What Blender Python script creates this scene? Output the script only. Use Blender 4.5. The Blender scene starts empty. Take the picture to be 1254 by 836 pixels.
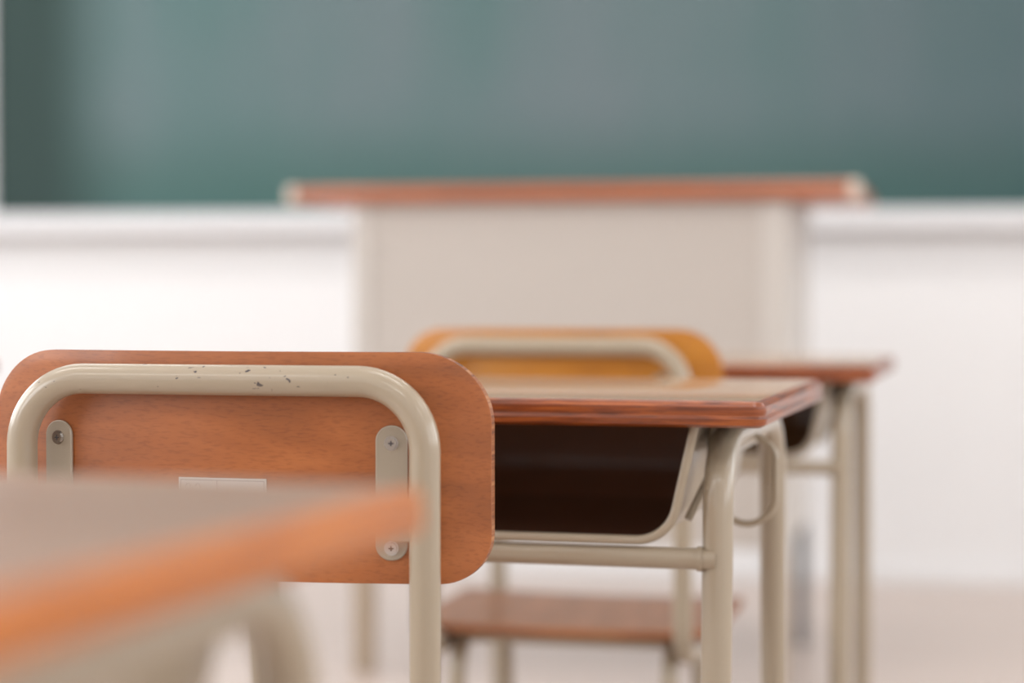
import bpy, bmesh, math, random
from mathutils import Vector, Matrix
random.seed(3)
scene = bpy.context.scene
scene.view_settings.view_transform = 'Standard'
scene.view_settings.look = 'None'
scene.view_settings.exposure = 0.0

def srgb(r, g, b):
    def f(c):
        c /= 255.0
        return c/12.92 if c <= 0.04045 else ((c+0.055)/1.055)**2.4
    return (f(r), f(g), f(b), 1.0)

# ---------------------------------------------------------------- materials
def new_mat(name):
    m = bpy.data.materials.new(name); m.use_nodes = True
    nt = m.node_tree
    return m, nt, nt.nodes['Principled BSDF']

def simple(name, col, rough=0.5, metal=0.0, coat=0.0, spec=0.5, var=.015):
    m, nt, p = new_mat(name)
    tc = nt.nodes.new('ShaderNodeTexCoord')
    n = nt.nodes.new('ShaderNodeTexNoise'); n.inputs['Scale'].default_value = 9
    nt.links.new(tc.outputs['Object'], n.inputs['Vector'])
    r = nt.nodes.new('ShaderNodeValToRGB')
    r.color_ramp.elements[0].position = .3; r.color_ramp.elements[1].position = .7
    r.color_ramp.elements[0].color = [c*(1-var) for c in col[:3]]+[1]
    r.color_ramp.elements[1].color = [min(1, c*(1+var)) for c in col[:3]]+[1]
    nt.links.new(n.outputs['Fac'], r.inputs['Fac'])
    nt.links.new(r.outputs['Color'], p.inputs['Base Color'])
    p.inputs['Roughness'].default_value = rough
    p.inputs['Metallic'].default_value = metal
    p.inputs['Coat Weight'].default_value = coat
    p.inputs['Specular IOR Level'].default_value = spec
    return m

def wood(name, dark, mid, light, stretch=(1, 12, 12), rough=.35, coat=.3, scale=6.0, fleck=.25, coat_rough=.12, spec=.5):
    m, nt, p = new_mat(name)
    L = nt.links.new
    tc = nt.nodes.new('ShaderNodeTexCoord')
    mp = nt.nodes.new('ShaderNodeMapping'); mp.inputs['Scale'].default_value = stretch
    L(tc.outputs['Object'], mp.inputs['Vector'])
    n = nt.nodes.new('ShaderNodeTexNoise'); n.inputs['Scale'].default_value = scale
    n.inputs['Detail'].default_value = 5; n.inputs['Distortion'].default_value = .9
    L(mp.outputs['Vector'], n.inputs['Vector'])
    r = nt.nodes.new('ShaderNodeValToRGB'); cr = r.color_ramp
    cr.elements[0].position = .28; cr.elements[0].color = dark
    cr.elements[1].position = .74; cr.elements[1].color = light
    e = cr.elements.new(.5); e.color = mid
    L(n.outputs['Fac'], r.inputs['Fac'])
    # fine pore flecks
    n2 = nt.nodes.new('ShaderNodeTexNoise'); n2.inputs['Scale'].default_value = 90; n2.inputs['Detail'].default_value = 2
    L(mp.outputs['Vector'], n2.inputs['Vector'])
    r2 = nt.nodes.new('ShaderNodeValToRGB')
    r2.color_ramp.elements[0].position = .32; r2.color_ramp.elements[0].color = (.5, .42, .36, 1)
    r2.color_ramp.elements[1].position = .5; r2.color_ramp.elements[1].color = (1, 1, 1, 1)
    L(n2.outputs['Fac'], r2.inputs['Fac'])
    mx = nt.nodes.new('ShaderNodeMixRGB'); mx.blend_type = 'MULTIPLY'; mx.inputs['Fac'].default_value = fleck
    L(r.outputs['Color'], mx.inputs['Color1']); L(r2.outputs['Color'], mx.inputs['Color2'])
    L(mx.outputs['Color'], p.inputs['Base Color'])
    p.inputs['Roughness'].default_value = rough
    p.inputs['Coat Weight'].default_value = coat
    p.inputs['Coat Roughness'].default_value = coat_rough
    p.inputs['Specular IOR Level'].default_value = spec
    return m

def paint(name, col, chips=False, rough=.28):
    m, nt, p = new_mat(name); L = nt.links.new
    tc = nt.nodes.new('ShaderNodeTexCoord')
    mp = nt.nodes.new('ShaderNodeMapping'); mp.inputs['Scale'].default_value = (.5, 1, 1)
    L(tc.outputs['Object'], mp.inputs['Vector'])
    n = nt.nodes.new('ShaderNodeTexNoise'); n.inputs['Scale'].default_value = 250; n.inputs['Detail'].default_value = 2
    L(mp.outputs['Vector'], n.inputs['Vector'])
    n2 = nt.nodes.new('ShaderNodeTexNoise'); n2.inputs['Scale'].default_value = 24
    L(tc.outputs['Object'], n2.inputs['Vector'])
    ma = nt.nodes.new('ShaderNodeMath'); ma.operation = 'MULTIPLY_ADD'
    L(n2.outputs['Fac'], ma.inputs[0]); ma.inputs[1].default_value = .7; L(n.outputs['Fac'], ma.inputs[2])
    mr = nt.nodes.new('ShaderNodeMapRange')
    mr.inputs['From Min'].default_value = 1.072; mr.inputs['From Max'].default_value = 1.092
    L(ma.outputs[0], mr.inputs['Value'])
    # chips only where the top rail of the back gets knocked
    sx = nt.nodes.new('ShaderNodeSeparateXYZ'); L(tc.outputs['Object'], sx.inputs[0])
    mz = nt.nodes.new('ShaderNodeMapRange')
    mz.inputs['From Min'].default_value = .718; mz.inputs['From Max'].default_value = .732
    mz.inputs['To Max'].default_value = 1.0 if chips else 0.0
    L(sx.outputs['Z'], mz.inputs['Value'])
    mu = nt.nodes.new('ShaderNodeMath'); mu.operation = 'MULTIPLY'
    L(mr.outputs['Result'], mu.inputs[0]); L(mz.outputs['Result'], mu.inputs[1])
    r = nt.nodes.new('ShaderNodeValToRGB')
    r.color_ramp.elements[0].color = col
    r.color_ramp.elements[1].color = srgb(64, 56, 60)
    L(mu.outputs[0], r.inputs['Fac'])
    L(r.outputs['Color'], p.inputs['Base Color'])
    p.inputs['Roughness'].default_value = rough
    p.inputs['Coat Weight'].default_value = .4
    p.inputs['Coat Roughness'].default_value = .08
    return m

TUBE = srgb(163, 148, 127)
M_tube = paint('beige_enamel', TUBE)
M_tube_chip = paint('beige_enamel_chipped', TUBE, chips=True)
M_plate = paint('bracket_enamel', srgb(164, 151, 133), rough=.35)
M_back = wood('beech_ply_back', srgb(138, 77, 35), srgb(160, 90, 42), srgb(178, 105, 54), (1.2, 7, 7), .42, .2, 3.6, .36)
M_back_y = wood('yellow_ply_back', srgb(168, 104, 20), srgb(186, 118, 26), srgb(198, 131, 36), (1.5, 9, 9), .4, .25, 4.5, .25)
M_plyedge = wood('ply_edge', srgb(90, 48, 22), srgb(146, 84, 44), srgb(196, 142, 96), (2, 2, 60), .5, .1, 5, .3)
M_seat = wood('seat_ply', srgb(134, 86, 56), srgb(148, 97, 66), srgb(162, 108, 76), (9, 1.5, 9), .4, .3, 4.5, .25)
M_top = wood('desk_top_veneer', srgb(164, 124, 88), srgb(182, 143, 106), srgb(198, 162, 126), (1.2, 10, 10), .26, .5, 4, .25, .03, .4)
M_edge = wood('desk_edge_wood', srgb(66, 28, 8), srgb(128, 58, 16), srgb(178, 94, 32), (3, 3, 60), .38, .3, 5, .55)
M_edge_o = wood('desk_edge_wood_light', srgb(156, 84, 20), srgb(182, 101, 26), srgb(200, 119, 38), (3, 3, 60), .4, .15, 5, .3)
M_top_w = wood('desk_top_veneer_worn', srgb(138, 107, 86), srgb(147, 116, 96), srgb(156, 126, 106), (1.2, 10, 10), .38, .15, 4, .15, .1, .35)
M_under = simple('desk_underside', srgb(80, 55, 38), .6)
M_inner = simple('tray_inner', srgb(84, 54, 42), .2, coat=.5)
M_rubber = simple('rubber_foot', srgb(90, 85, 78), .7)
M_screw = simple('screw_steel', (.55, .53, .5, 1), .25, metal=1)
M_screw_d = simple('screw_recess', (.06, .05, .05, 1), .5)
M_sticker = simple('size_label', srgb(206, 202, 198), .35)
M_ink = simple('label_ink', srgb(150, 143, 138), .6)
M_wall = simple('wall_paint', srgb(234, 233, 233), .75, var=.001)
M_ledge = simple('ledge_paint', srgb(216, 215, 216), .45, var=.003)
M_ceil = simple('ceiling_paint', srgb(238, 238, 237), .9, var=.003)
M_lect = simple('lectern_panel', srgb(186, 177, 169), .45, var=.003)
M_lectpost = simple('lectern_post', srgb(196, 189, 182), .4, var=.003)
M_lectleg = simple('lectern_leg', srgb(168, 150, 130), .4)
M_darkleg = simple('lectern_rear_leg', srgb(95, 92, 92), .4, metal=.3)
M_lecttop = wood('lectern_top', srgb(148, 80, 44), srgb(166, 92, 52), srgb(180, 104, 62), (1, 9, 9), .4, .2, 4, .2)
M_knob = simple('lectern_top_cap', srgb(208, 188, 170), .2, coat=.5)

def chalk_mat():
    m, nt, p = new_mat('chalkboard_green'); L = nt.links.new
    tc = nt.nodes.new('ShaderNodeTexCoord')
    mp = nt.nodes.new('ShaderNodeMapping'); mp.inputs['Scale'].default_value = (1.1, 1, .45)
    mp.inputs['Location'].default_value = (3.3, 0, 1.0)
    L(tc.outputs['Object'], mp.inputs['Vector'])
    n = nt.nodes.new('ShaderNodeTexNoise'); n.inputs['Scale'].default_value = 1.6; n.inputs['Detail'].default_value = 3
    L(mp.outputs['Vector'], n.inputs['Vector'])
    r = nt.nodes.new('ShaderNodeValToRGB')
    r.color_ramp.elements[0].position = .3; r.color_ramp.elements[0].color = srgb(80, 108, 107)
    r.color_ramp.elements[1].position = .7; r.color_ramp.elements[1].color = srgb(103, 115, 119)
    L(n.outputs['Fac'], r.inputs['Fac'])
    sx = nt.nodes.new('ShaderNodeSeparateXYZ'); L(tc.outputs['Object'], sx.inputs[0])
    # darker towards the left end
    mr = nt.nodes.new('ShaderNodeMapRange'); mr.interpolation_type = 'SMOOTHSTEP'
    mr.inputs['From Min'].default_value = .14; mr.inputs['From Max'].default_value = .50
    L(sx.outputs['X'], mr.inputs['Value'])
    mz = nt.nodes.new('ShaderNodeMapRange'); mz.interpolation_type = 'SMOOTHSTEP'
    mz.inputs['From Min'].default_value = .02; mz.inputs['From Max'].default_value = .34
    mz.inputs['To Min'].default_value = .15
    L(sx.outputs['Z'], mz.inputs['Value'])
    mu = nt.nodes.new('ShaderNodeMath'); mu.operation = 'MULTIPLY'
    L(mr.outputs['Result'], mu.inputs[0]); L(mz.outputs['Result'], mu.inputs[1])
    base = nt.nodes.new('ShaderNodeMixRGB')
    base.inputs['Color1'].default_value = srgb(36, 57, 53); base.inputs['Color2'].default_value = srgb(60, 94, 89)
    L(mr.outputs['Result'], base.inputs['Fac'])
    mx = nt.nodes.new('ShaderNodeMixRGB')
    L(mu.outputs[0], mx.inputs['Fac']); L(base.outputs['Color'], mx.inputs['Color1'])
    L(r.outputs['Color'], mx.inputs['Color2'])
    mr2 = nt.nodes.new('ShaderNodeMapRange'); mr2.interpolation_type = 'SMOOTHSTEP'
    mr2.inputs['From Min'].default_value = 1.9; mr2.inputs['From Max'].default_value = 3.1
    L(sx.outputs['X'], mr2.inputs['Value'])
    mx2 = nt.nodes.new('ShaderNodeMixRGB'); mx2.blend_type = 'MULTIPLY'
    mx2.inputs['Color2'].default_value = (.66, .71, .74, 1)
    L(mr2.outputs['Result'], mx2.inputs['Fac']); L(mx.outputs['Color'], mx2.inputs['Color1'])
    L(mx2.outputs['Color'], p.inputs['Base Color'])
    p.inputs['Roughness'].default_value = .65
    p.inputs['Specular IOR Level'].default_value = .35
    return m
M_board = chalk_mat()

def floor_mat():
    m, nt, p = new_mat('floor_boards'); L = nt.links.new
    tc = nt.nodes.new('ShaderNodeTexCoord')
    br = nt.nodes.new('ShaderNodeTexBrick')
    br.inputs['Scale'].default_value = 1; br.inputs['Brick Width'].default_value = 1.2
    br.inputs['Row Height'].default_value = .11; br.inputs['Mortar Size'].default_value = .0015
    br.inputs['Color1'].default_value = srgb(201, 184, 174); br.inputs['Color2'].default_value = srgb(193, 176, 166)
    br.inputs['Mortar'].default_value = srgb(160, 140, 126)
    L(tc.outputs['Object'], br.inputs['Vector'])
    L(br.outputs['Color'], p.inputs['Base Color'])
    p.inputs['Roughness'].default_value = .28
    return m
M_floor = floor_mat()

def emis(name, col, s):
    m, nt, p = new_mat(name)
    p.inputs['Emission Color'].default_value = col
    p.inputs['Emission Strength'].default_value = s
    p.inputs['Base Color'].default_value = col
    return m
M_fill_tube = emis('fill_tube_glow', (1, .98, .95, 1), 4)  # glow for the tubes of the added, unseen ceiling lamps
M_alu = simple('aluminium_sash', (.6, .6, .6, 1), .35, metal=.9)

# ---------------------------------------------------------------- geometry helpers
def mesh_obj(name, verts, faces, mats, parent=None, smooth=False, fmat=None):
    me = bpy.data.meshes.new(name); me.from_pydata([tuple(v) for v in verts], [], faces)
    if not isinstance(mats, (list, tuple)): mats = [mats]
    for mt in mats: me.materials.append(mt)
    bm = bmesh.new(); bm.from_mesh(me); bmesh.ops.recalc_face_normals(bm, faces=bm.faces); bm.to_mesh(me); bm.free()
    for i, f in enumerate(me.polygons):
        f.use_smooth = smooth
        if fmat: f.material_index = fmat[i]
    o = bpy.data.objects.new(name, me); scene.collection.objects.link(o)
    if parent: o.parent = parent
    return o

def auto_smooth(o, ang=35):
    o.data.polygons.foreach_set('use_smooth', [True]*len(o.data.polygons))
    bm = bmesh.new(); bm.from_mesh(o.data)
    for e in bm.edges:
        if len(e.link_faces) == 2 and e.calc_face_angle(0) > math.radians(ang): e.smooth = False
    bm.to_mesh(o.data); bm.free()

BF = [(0, 1, 3, 2), (4, 6, 7, 5), (0, 4, 5, 1), (2, 3, 7, 6), (0, 2, 6, 4), (1, 5, 7, 3)]
def box(name, x0, x1, y0, y1, z0, z1, mat, parent=None, bev=0.0):
    v = [(x, y, z) for x in (x0, x1) for y in (y0, y1) for z in (z0, z1)]
    o = mesh_obj(name, v, BF, mat, parent)
    if bev > 0:
        b = o.modifiers.new('bevel', 'BEVEL'); b.width = bev; b.segments = 3; b.limit_method = 'ANGLE'
    return o

def fillet(pts, rad, n=10):
    pts = [Vector(p) for p in pts]
    if not isinstance(rad, (list, tuple)): rad = [rad]*(len(pts)-2)
    out = [pts[0]]
    for i in range(1, len(pts)-1):
        p, a, b = pts[i], (pts[i-1]-pts[i]).normalized(), (pts[i+1]-pts[i]).normalized()
        ang = a.angle(b)
        r = rad[i-1]
        if r <= 0 or ang > math.pi-.01: out.append(p); continue
        t = r/math.tan(ang/2)
        c = p+(a+b).normalized()*(r/math.sin(ang/2))
        s = p+a*t-c; e = p+b*t-c
        tot = s.angle(e)
        for k in range(n+1):
            u = k/n
            out.append(c+(s*math.sin((1-u)*tot)+e*math.sin(u*tot))/math.sin(tot))
    out.append(pts[-1])
    return out

def tube(name, pts, r, mat, parent=None, seg=20):
    P = [Vector(p) for p in pts]
    Q = [P[0]]
    for p in P[1:]:
        if (p-Q[-1]).length > 1e-5: Q.append(p)
    P = Q
    n = len(P); verts = []; faces = []
    T = []
    for i in range(n):
        a = P[max(i-1, 0)]; b = P[min(i+1, n-1)]
        T.append((b-a).normalized())
    ref = Vector((0, 0, 1)) if abs(T[0].z) < .9 else Vector((0, 1, 0))
    N = (ref-T[0]*ref.dot(T[0])).normalized()
    for i in range(n):
        N = (N-T[i]*N.dot(T[i])).normalized()
        B = T[i].cross(N)
        for k in range(seg):
            a = 2*math.pi*k/seg
            verts.append(P[i]+N*(math.cos(a)*r)+B*(math.sin(a)*r))
    for i in range(n-1):
        for k in range(seg):
            k2 = (k+1) % seg
            faces.append((i*seg+k, i*seg+k2, (i+1)*seg+k2, (i+1)*seg+k))
    faces.append(tuple(range(seg))[::-1]); faces.append(tuple((n-1)*seg+k for k in range(seg)))
    o = mesh_obj(name, verts, faces, mat, parent); auto_smooth(o, 50)
    return o

def rrect(w, h, rs, n=10):
    out = []
    cs = [(w/2, -h/2, -90, rs[0]), (w/2, h/2, 0, rs[1]), (-w/2, h/2, 90, rs[2]), (-w/2, -h/2, 180, rs[3])]
    for cx, cy, a0, r in cs:
        ox = cx-math.copysign(r, cx); oy = cy-math.copysign(r, cy)
        for k in range(n+1):
            a = math.radians(a0+90*k/n)
            out.append((ox+r*math.cos(a), oy+r*math.sin(a)))
    return out

def profile_slab(name, w, h, rs, prof, cap_mats, mats, parent=None, mapf=None):
    verts = []; faces = []; fm = []
    m = None
    for ins, z in prof:
        ring = rrect(w-2*ins, h-2*ins, [max(r-ins, .0005) for r in rs])
        m = len(ring)
        for x, y in ring: verts.append((x, y, z))
    for i in range(len(prof)-1):
        for k in range(m):
            k2 = (k+1) % m
            faces.append((i*m+k, i*m+k2, (i+1)*m+k2, (i+1)*m+k)); fm.append(cap_mats[1])
    faces.append(tuple(range(m))[::-1]); fm.append(cap_mats[0])
    faces.append(tuple((len(prof)-1)*m+k for k in range(m))); fm.append(cap_mats[2])
    if mapf: verts = [mapf(*v) for v in verts]
    o = mesh_obj(name, verts, faces, mats, parent, False, fm)
    auto_smooth(o, 30)
    return o

def bent_board(name, w, h, rt, rb, th, mapf, mats, parent, cols=72, rows=14, bev=.0022):
    us = [-w/2*math.cos(math.pi*i/cols) for i in range(cols+1)]
    def vtop(u):
        d = abs(u)-(w/2-rt)
        return h/2 if d <= 0 else h/2-rt+math.sqrt(max(rt*rt-d*d, 0))
    def vbot(u):
        d = abs(u)-(w/2-rb)
        return -h/2 if d <= 0 else -h/2+rb-math.sqrt(max(rb*rb-d*d, 0))
    V = []; F = []; FM = []
    for s in (0, 1):
        for u in us:
            a, b = vbot(u), vtop(u)
            for j in range(rows+1):
                V.append(mapf(u, a+(b-a)*j/rows, s*th))
    C = rows+1; S = (cols+1)*C
    for s in (0, 1):
        for i in range(cols):
            for j in range(rows):
                q = [s*S+i*C+j, s*S+(i+1)*C+j, s*S+(i+1)*C+j+1, s*S+i*C+j+1]
                F.append(tuple(q if s else q[::-1])); FM.append(0)
    for i in range(cols):
        F.append((i*C, (i+1)*C, S+(i+1)*C, S+i*C)); FM.append(1)
        F.append((i*C+rows, S+i*C+rows, S+(i+1)*C+rows, (i+1)*C+rows)); FM.append(1)
    for j in range(rows):
        F.append((j, S+j, S+j+1, j+1)); FM.append(1)
        a = cols*C
        F.append((a+j, a+j+1, S+a+j+1, S+a+j)); FM.append(1)
    o = mesh_obj(name, V, F, mats, parent, True, FM)
    md = o.modifiers.new('bevel', 'BEVEL'); md.width = bev; md.segments = 3; md.limit_method = 'ANGLE'; md.angle_limit = math.radians(50)
    return o

YAW = math.radians(9.5)          # camera is turned 9.5 deg away from the board's normal
H_CAM = .80
FWD = Vector((-math.sin(YAW), math.cos(YAW), 0)); RGT = Vector((math.cos(YAW), math.sin(YAW), 0))
def empty(name, across, ahead, turn_deg):
    e = bpy.data.objects.new(name, None); e.empty_display_size = .1
    scene.collection.objects.link(e)
    e.location = RGT*across+FWD*ahead
    e.rotation_euler = (0, 0, YAW-math.radians(turn_deg))
    return e

# ---------------------------------------------------------------- room shell
X0, X1, Y0, Y1, ZC = -3.7, 3.9, -3.0, 5.7, 3.0
box('floor', X0-.2, X1+.2, Y0-.2, Y1+.2, -.1, 0, M_floor)
box('ceiling', X0-.2, X1+.2, Y0-.2, Y1+.2, ZC, ZC+.1, M_ceil)
box('wall_front', X0, X1, Y1, Y1+.15, 0, ZC, M_wall)
box('wall_back', X0, X1, Y0-.15, Y0, 0, ZC, M_wall)
wins = [(-2.4, -.3), (.3, 2.4), (3.0, 5.1)]
zs, zt = .9, 2.6
wi = 0
for nm, xa, sgn, power in (('left', X0, -1, (63, 63, 48)), ('right', X1, 1, (31, 36, 45))):
    V = []; F = []
    xo = xa+sgn*.15
    def addbox(y0, y1, z0, z1):
        b = len(V)
        V.extend([(x, y, z) for x in sorted((xa, xo)) for y in (y0, y1) for z in (z0, z1)])
        F.extend([tuple(b+i for i in f) for f in BF])
    addbox(Y0, Y1, 0, zs); addbox(Y0, Y1, zt, ZC)
    ys = [Y0]+[c for w in wins for c in w]+[Y1]
    for i in range(0, len(ys), 2): addbox(ys[i], ys[i+1], zs, zt)
    mesh_obj('wall_'+nm, V, F, M_wall)
    for i, (a, b) in enumerate(wins):
        wi += 1
        e = bpy.data.objects.new('window_%d' % wi, None); scene.collection.objects.link(e)
        t = .05; x = xa+sgn*.075-.025
        box('sash_bottom', x, x+.05, a, b, zs, zs+t, M_alu, e); box('sash_top', x, x+.05, a, b, zt-t, zt, M_alu, e)
        for k, yy in enumerate((a, (a+b)/2-t/2, b-t)):
            box('stile_%d' % (k+1), x, x+.05, yy, yy+t, zs+t, zt-t, M_alu, e)
        ld = bpy.data.lights.new('daylight', 'AREA'); ld.shape = 'RECTANGLE'; ld.size = b-a-.1; ld.size_y = zt-zs-.1
        ld.energy = power[i]; ld.color = (.97, .985, 1.0)
        lo = bpy.data.objects.new('daylight', ld); scene.collection.objects.link(lo); lo.parent = e
        lo.location = (xa+sgn*.25, (a+b)/2, (zs+zt)/2)
        lo.rotation_euler = Vector((sgn, 0, 0)).to_track_quat('Z', 'Y').to_euler()
box('baseboard_front', X0, X1, Y1-.012, Y1, 0, .05, M_wall, bev=.003)

# unseen ceiling lamps, added to fill the closed room with light
for cx in (-2.2, .1, 2.4):
    for cy in (-1.0, 1.6, 4.2):
        e = bpy.data.objects.new('added_ceiling_lamp', None); scene.collection.objects.link(e)
        e.location = (cx, cy, ZC)
        box('housing', -.62, .62, -.11, .11, -.06, 0, M_ceil, e, .005)
        for s in (-.05, .05):
            tube('fill_lamp_tube', [(-.58, s, -.08), (.58, s, -.08)], .014, M_fill_tube, e, 12)
        ld = bpy.data.lights.new('ceiling_fill_light', 'AREA'); ld.shape = 'RECTANGLE'; ld.size = 1.2; ld.size_y = .25
        ld.energy = 8.5; ld.color = (1, .98, .96)
        lo = bpy.data.objects.new('ceiling_fill_light', ld); scene.collection.objects.link(lo); lo.parent = e
        lo.location = (0, 0, -.11)

# ---------------------------------------------------------------- chalkboard
cb = bpy.data.objects.new('chalkboard', None); scene.collection.objects.link(cb)
cb.location = (-2.49, Y1, 1.03)
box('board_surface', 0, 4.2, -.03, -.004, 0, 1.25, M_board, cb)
box('frame_left', -.05, 0, -.045, -.001, -.03, 1.3, M_ledge, cb, .004)
box('frame_right', 4.2, 4.25, -.045, -.001, -.03, 1.3, M_ledge, cb, .004)
box('frame_top', 0, 4.2, -.045, -.001, 1.25, 1.3, M_ledge, cb, .004)
box('chalk_tray', -.9, 4.4, -.10, -.001, -.062, -.002, M_ledge, cb, .008)

# ---------------------------------------------------------------- lectern
def lectern():
    e = empty('teacher_lectern', .554, 4.10, 12.7)
    W = .912; D = .54; zb = .28; zt_ = .988
    box('front_panel', -W+.038, -.053, .006, .02, zb, zt_, M_lect, e)
    box('post_left', -W, -W+.04, 0, .04, 0, zt_, M_lectpost, e, .003)
    box('post_right', -.055, 0, 0, .04, zb, zt_, M_lectpost, e, .003)
    box('leg_left_sleeve', -W-.001, -W+.041, -.001, .041, .0, zb, M_lectleg, e, .003)
    box('leg_right', -.04, 0, .002, .038, 0, zb, M_lectleg, e, .003)
    box('side_panel_left', -W+.004, -W+.02, .04, D-.03, zb, zt_, M_lectpost, e)
    box('side_panel_right', -.02, -.004, .04, D-.03, zb, zt_, M_lectpost, e)
    box('shelf', -W+.02, -.02, .03, D-.05, zb+.01, zb+.03, M_lect, e)
    box('rear_post_left', -W, -W+.025, D-.03, D-.005, 0, zt_, M_darkleg, e, .003)
    box('rear_leg_right', -.025, 0, D-.03, D-.005, 0, zb, M_darkleg, e, .003)
    box('rear_post_right', -.03, 0, D-.03, D, zb, zt_, M_lectpost, e, .003)
    t = profile_slab('top', 1.19, .60, [.02]*4, [(.006, .988), (0, .994), (0, 1.015), (.006, 1.021)], (0, 0, 0), [M_lecttop], e)
    t.location = (-W/2+.004, .265, 0)
    for s in (-1, 1):
        c = profile_slab('corner_cap', .028, .036, [.013]*4, [(.005, .986), (0, .990), (0, 1.018), (.005, 1.0225)], (0, 0, 0), [M_knob], e)
        c.location = (-W/2+.004+s*(.595-.012), .265-.30+.016, 0)
lectern()

# ---------------------------------------------------------------- student desk
def desk(across, ahead, turn, dz=0.0, edge=None, top=None, hooks=False):
    """across/ahead locate the right-hand corner nearest the pupil"""
    e = empty('student_desk', across, ahead, turn)
    W, D, ZT = .65, .45, .71
    off = Vector((-W/2, D/2, 0))
    e.location = e.location+(Matrix.Rotation(e.rotation_euler[2], 3, 'Z') @ off)
    e.scale = (1, 1, 1+dz)
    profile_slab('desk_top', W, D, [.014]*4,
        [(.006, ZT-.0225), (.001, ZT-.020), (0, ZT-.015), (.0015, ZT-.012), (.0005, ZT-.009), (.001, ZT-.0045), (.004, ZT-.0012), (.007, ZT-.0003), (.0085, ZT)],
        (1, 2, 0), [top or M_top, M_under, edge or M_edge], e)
    R = .0133
    zu = ZT-.0225-R
    for s, nm in ((-1, 'left'), (1, 'right')):
        x = s*.279
        path = fillet([(x, -.222, .012), (x, -.178, zu), (x, .165, zu), (x, .205, .012)], .062, 12)
        tube('leg_frame_'+nm, path, R, M_tube, e, 24)
        for j, y in enumerate((-.2225, .2055)):
            tube('foot_%s_%d' % (nm, j+1), [(x, y, 0), (x, y, .03)], .0165, M_rubber, e, 16)
        tube('lower_rail_'+nm, [(x, -.216, .11), (x, .198, .11)], .010, M_tube, e, 14)
        if hooks:
            hp = fillet([(s*.255, -.03, .625), (s*.258, -.03, .596), (s*.283, -.03, .583), (s*.308, -.03, .600), (s*.308, -.03, .655), (s*.285, -.03, .672)], [.01, .022, .022, .015], 8)
            tube('bag_hook_'+nm, hp, .0032, M_tube, e, 10)
        box('tray_mount_'+nm, min(s*.262, s*.279), max(s*.262, s*.279), -.12, .12, .655, .668, M_tube, e, .002)
    tube('front_cross_tube', [(-.279, -.192, .574), (.279, -.192, .574)], .0092, M_tube, e, 18)
    for s in (-1, 1):
        tube('weld_%d' % (s+2), [(s*.263, -.192, .574), (s*.268, -.192, .574)], .0106, M_tube, e, 16)
    tube('rear_cross_tube', [(-.279, .198, .11), (.279, .198, .11)], .0100, M_tube, e, 14)
    zb = .588
    def prof(ins):
        return fillet([(-.262+ins, 0, ZT-.0225), (-.240+ins, 0, zb+ins), (.240-ins, 0, zb+ins), (.262-ins, 0, ZT-.0225)], .036-ins*.5, 10)
    yf, yb = -.196, .15
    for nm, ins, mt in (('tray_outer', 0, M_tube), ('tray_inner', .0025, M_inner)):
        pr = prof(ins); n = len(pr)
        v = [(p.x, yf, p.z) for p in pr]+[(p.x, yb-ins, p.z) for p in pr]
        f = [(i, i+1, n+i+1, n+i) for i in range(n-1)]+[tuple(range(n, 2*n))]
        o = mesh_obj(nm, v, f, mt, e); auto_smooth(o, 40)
    pr = prof(.001)
    tube('tray_rim', [(p.x, yf, p.z) for p in pr], .0042, M_tube, e, 12)
    for s in (-1, 1):
        tube('gusset_%d' % (s+2), fillet([(s*.268, -.14, .684), (s*.266, -.15, .640), (s*.250, -.165, .604)], .03, 6), .0038, M_tube, e, 10)
    return e

desk(.209, 1.68, 14.8, hooks=True)
desk(.466, 2.62, 14.0, -.006)
desk(-.175, .505, 18.0, 0.003, M_edge_o, M_top_w)
desk(-.83, 2.42, 14.8)

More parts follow.
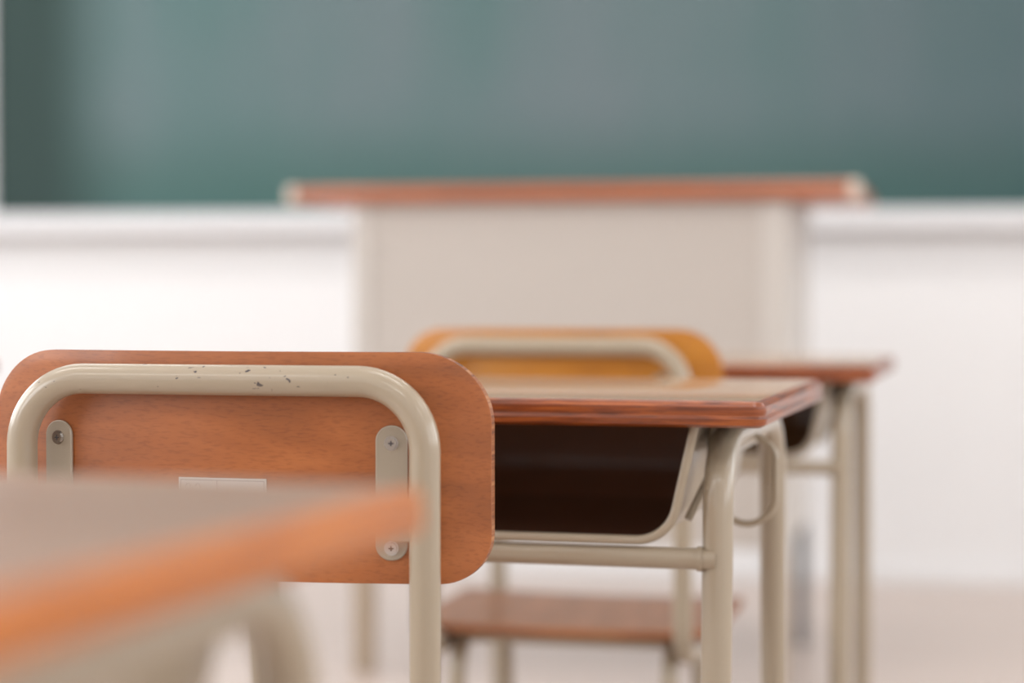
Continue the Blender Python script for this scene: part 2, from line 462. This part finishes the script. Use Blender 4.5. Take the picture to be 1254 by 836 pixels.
# ---------------------------------------------------------------- school chair
def chair(across, ahead, turn, mback, mtube, label=True, hw=.164, seat_w=.395):
    """across/ahead locate the middle of the tubular back frame"""
    e = empty('school_chair', across, ahead, turn)
    R = .0118; ztop = .7332
    path = fillet([(-hw, .30, .345), (-hw, 0, .345), (-hw, 0, ztop), (hw, 0, ztop), (hw, 0, .345), (hw, .30, .345)],
                  [.055, .052, .052, .055], 14)
    tube('back_frame', path, R, mtube, e, 28)
    x = hw-.0005-2*R
    for s, nm in ((-1, 'left'), (1, 'right')):
        xx = s*x
        p = fillet([(xx, .02, .010), (xx, .055, .353), (xx, .305, .353), (xx, .340, .010)], .05, 10)
        tube('legs_'+nm, p, R*.95, M_tube, e, 20)
        for j, y in enumerate((.0195, .3405)):
            tube('foot_%s_%d' % (nm, j+1), [(xx, y, 0), (xx, y, .028)], .0145, M_rubber, e, 14)
    tube('cross_tube_front', [(-x, .28, .353), (x, .28, .353)], .009, M_tube, e, 14)
    tube('cross_tube_rear', [(-x, .09, .353), (x, .09, .353)], .009, M_tube, e, 14)
    def smap(u, v, n):
        return (u, .197-v*1.0, .3652+n+.35*(u*u)*.25+(.012*max(0, (-v-.12)/.06)**2*-1 if v < -.12 else 0))
    bent_board('seat', seat_w, .345, .05, .05, .011, smap, [M_seat, M_plyedge], e, 50, 14)
    zc = (.7546+.578)/2; hh = .7546-.578
    K = .60
    def yb(x): return .0125+K*x*x
    def bmap(u, v, n):
        return (u, yb(u)+n, zc+v)
    bent_board('backrest', .412, hh, .056, .038, .0095, bmap, [mback, M_plyedge], e)
    for s, nm, xc in ((-1, 'left', -.1435), (1, 'right', .1315)):
        slope = math.atan(2*K*xc)
        rot = Matrix.Rotation(slope, 4, 'Z')
        base = Vector((xc, yb(xc)-.0008, .6475))
        def pm(x, y, z, base=base, rot=rot):
            return tuple(base+rot.to_3x3() @ Vector((x, -z, y)))
        profile_slab('bracket_'+nm, .0245, .103, [.0118]*4, [(0, 0), (0, .0015), (.0008, .0025)], (0, 0, 0), [M_plate], e, pm)
        def disc(nm2, cz, r, y0, y1, mt):
            a = Vector(pm(0, cz, y0)); b = Vector(pm(0, cz, y1))
            return tube(nm2, [a, a.lerp(b, .7), b], r, mt, e, 24)
        disc('boss_'+nm, -.002, .0092, .0020, .0032, M_plate)
        disc('boss2_'+nm, -.002, .0066, .0028, .0038, M_plate)
        for cz, q in ((.038, 1), (-.042, 2)):
            disc('screw_%s_%d' % (nm, q), cz, .0042, .0020, .0046, M_screw)
            disc('washer_%s_%d' % (nm, q), cz, .0056, .0020, .0030, M_screw)
            for w_, h_ in ((.0040, .0010), (.0010, .0040)):
                c = [pm(dx, cz+dy, zz) for dx in (-w_/2, w_/2) for dy in (-h_/2, h_/2) for zz in (.0044, .0048)]
                mesh_obj('screw_slot', c, BF, M_screw_d, e)
        xa, xb = sorted((xc+s*.004, s*(hw-.003)))
        box('lug_'+nm, xa, xb, .006, yb(xc)-.002, .612, .628, M_plate, e, .001)
    if label:
        zc2 = .6465; x0 = -.002
        def lm(x, y, z): return (x0+x, yb(x0+x)-.0002-z, zc2+y)
        v = []; f = []
        n = 16; w = .072; h = .021
        for i in range(n+1):
            xx = -w/2+w*i/n
            for (yy, zz) in ((-h/2, 0), (-h/2, .001), (h/2, .001), (h/2, 0)): v.append(lm(xx, yy, zz))
        for i in range(n):
            for j in range(3): f.append((i*4+j, i*4+j+1, (i+1)*4+j+1, (i+1)*4+j))
        f.append((0, 1, 2, 3)); f.append((n*4, n*4+3, n*4+2, n*4+1))
        mesh_obj('size_label', v, f, M_sticker, e)
        def stroke(pts, r=.00028):
            tube('label_mark', [lm(px, py, .0010) for px, py in pts], r, M_ink, e, 6)
        a, b = w/2-.0018, h/2-.0018
        stroke([(-a, b), (-a/2, b), (0, b), (a/2, b), (a, b)]); stroke([(-a, -b), (-a/2, -b), (0, -b), (a/2, -b), (a, -b)])
        stroke([(-a, -b), (-a, b)]); stroke([(a, -b), (a, b)])
        stroke([(-.004, -b), (-.004, b)])
        for k2 in (-.030, -.022):
            stroke([(k2, .0035), (k2+.001, .0058), (k2+.003, .006), (k2+.0042, .0035)])
    return e

chair(-.2245, 1.56, 13.5, M_back, M_tube_chip, seat_w=.35)
chair(.052, 2.54, 13.5, M_back_y, M_tube, label=False, hw=.162)

# ---------------------------------------------------------------- world + camera
w = bpy.data.worlds.new('daylight_sky'); scene.world = w; w.use_nodes = True
bg = w.node_tree.nodes['Background']; bg.inputs['Color'].default_value = (.85, .93, 1, 1); bg.inputs['Strength'].default_value = 1.2

cd = bpy.data.cameras.new('camera'); cam = bpy.data.objects.new('camera', cd); scene.collection.objects.link(cam)
cd.sensor_width = 36; cd.lens = 2500/1254*36
cam.location = (0, 0, H_CAM)
cam.rotation_euler = (math.radians(90)-math.atan(60/2500), 0, YAW)
cd.clip_start = .05
cd.dof.use_dof = True; cd.dof.focus_distance = 1.60; cd.dof.aperture_fstop = 2.3
scene.camera = cam
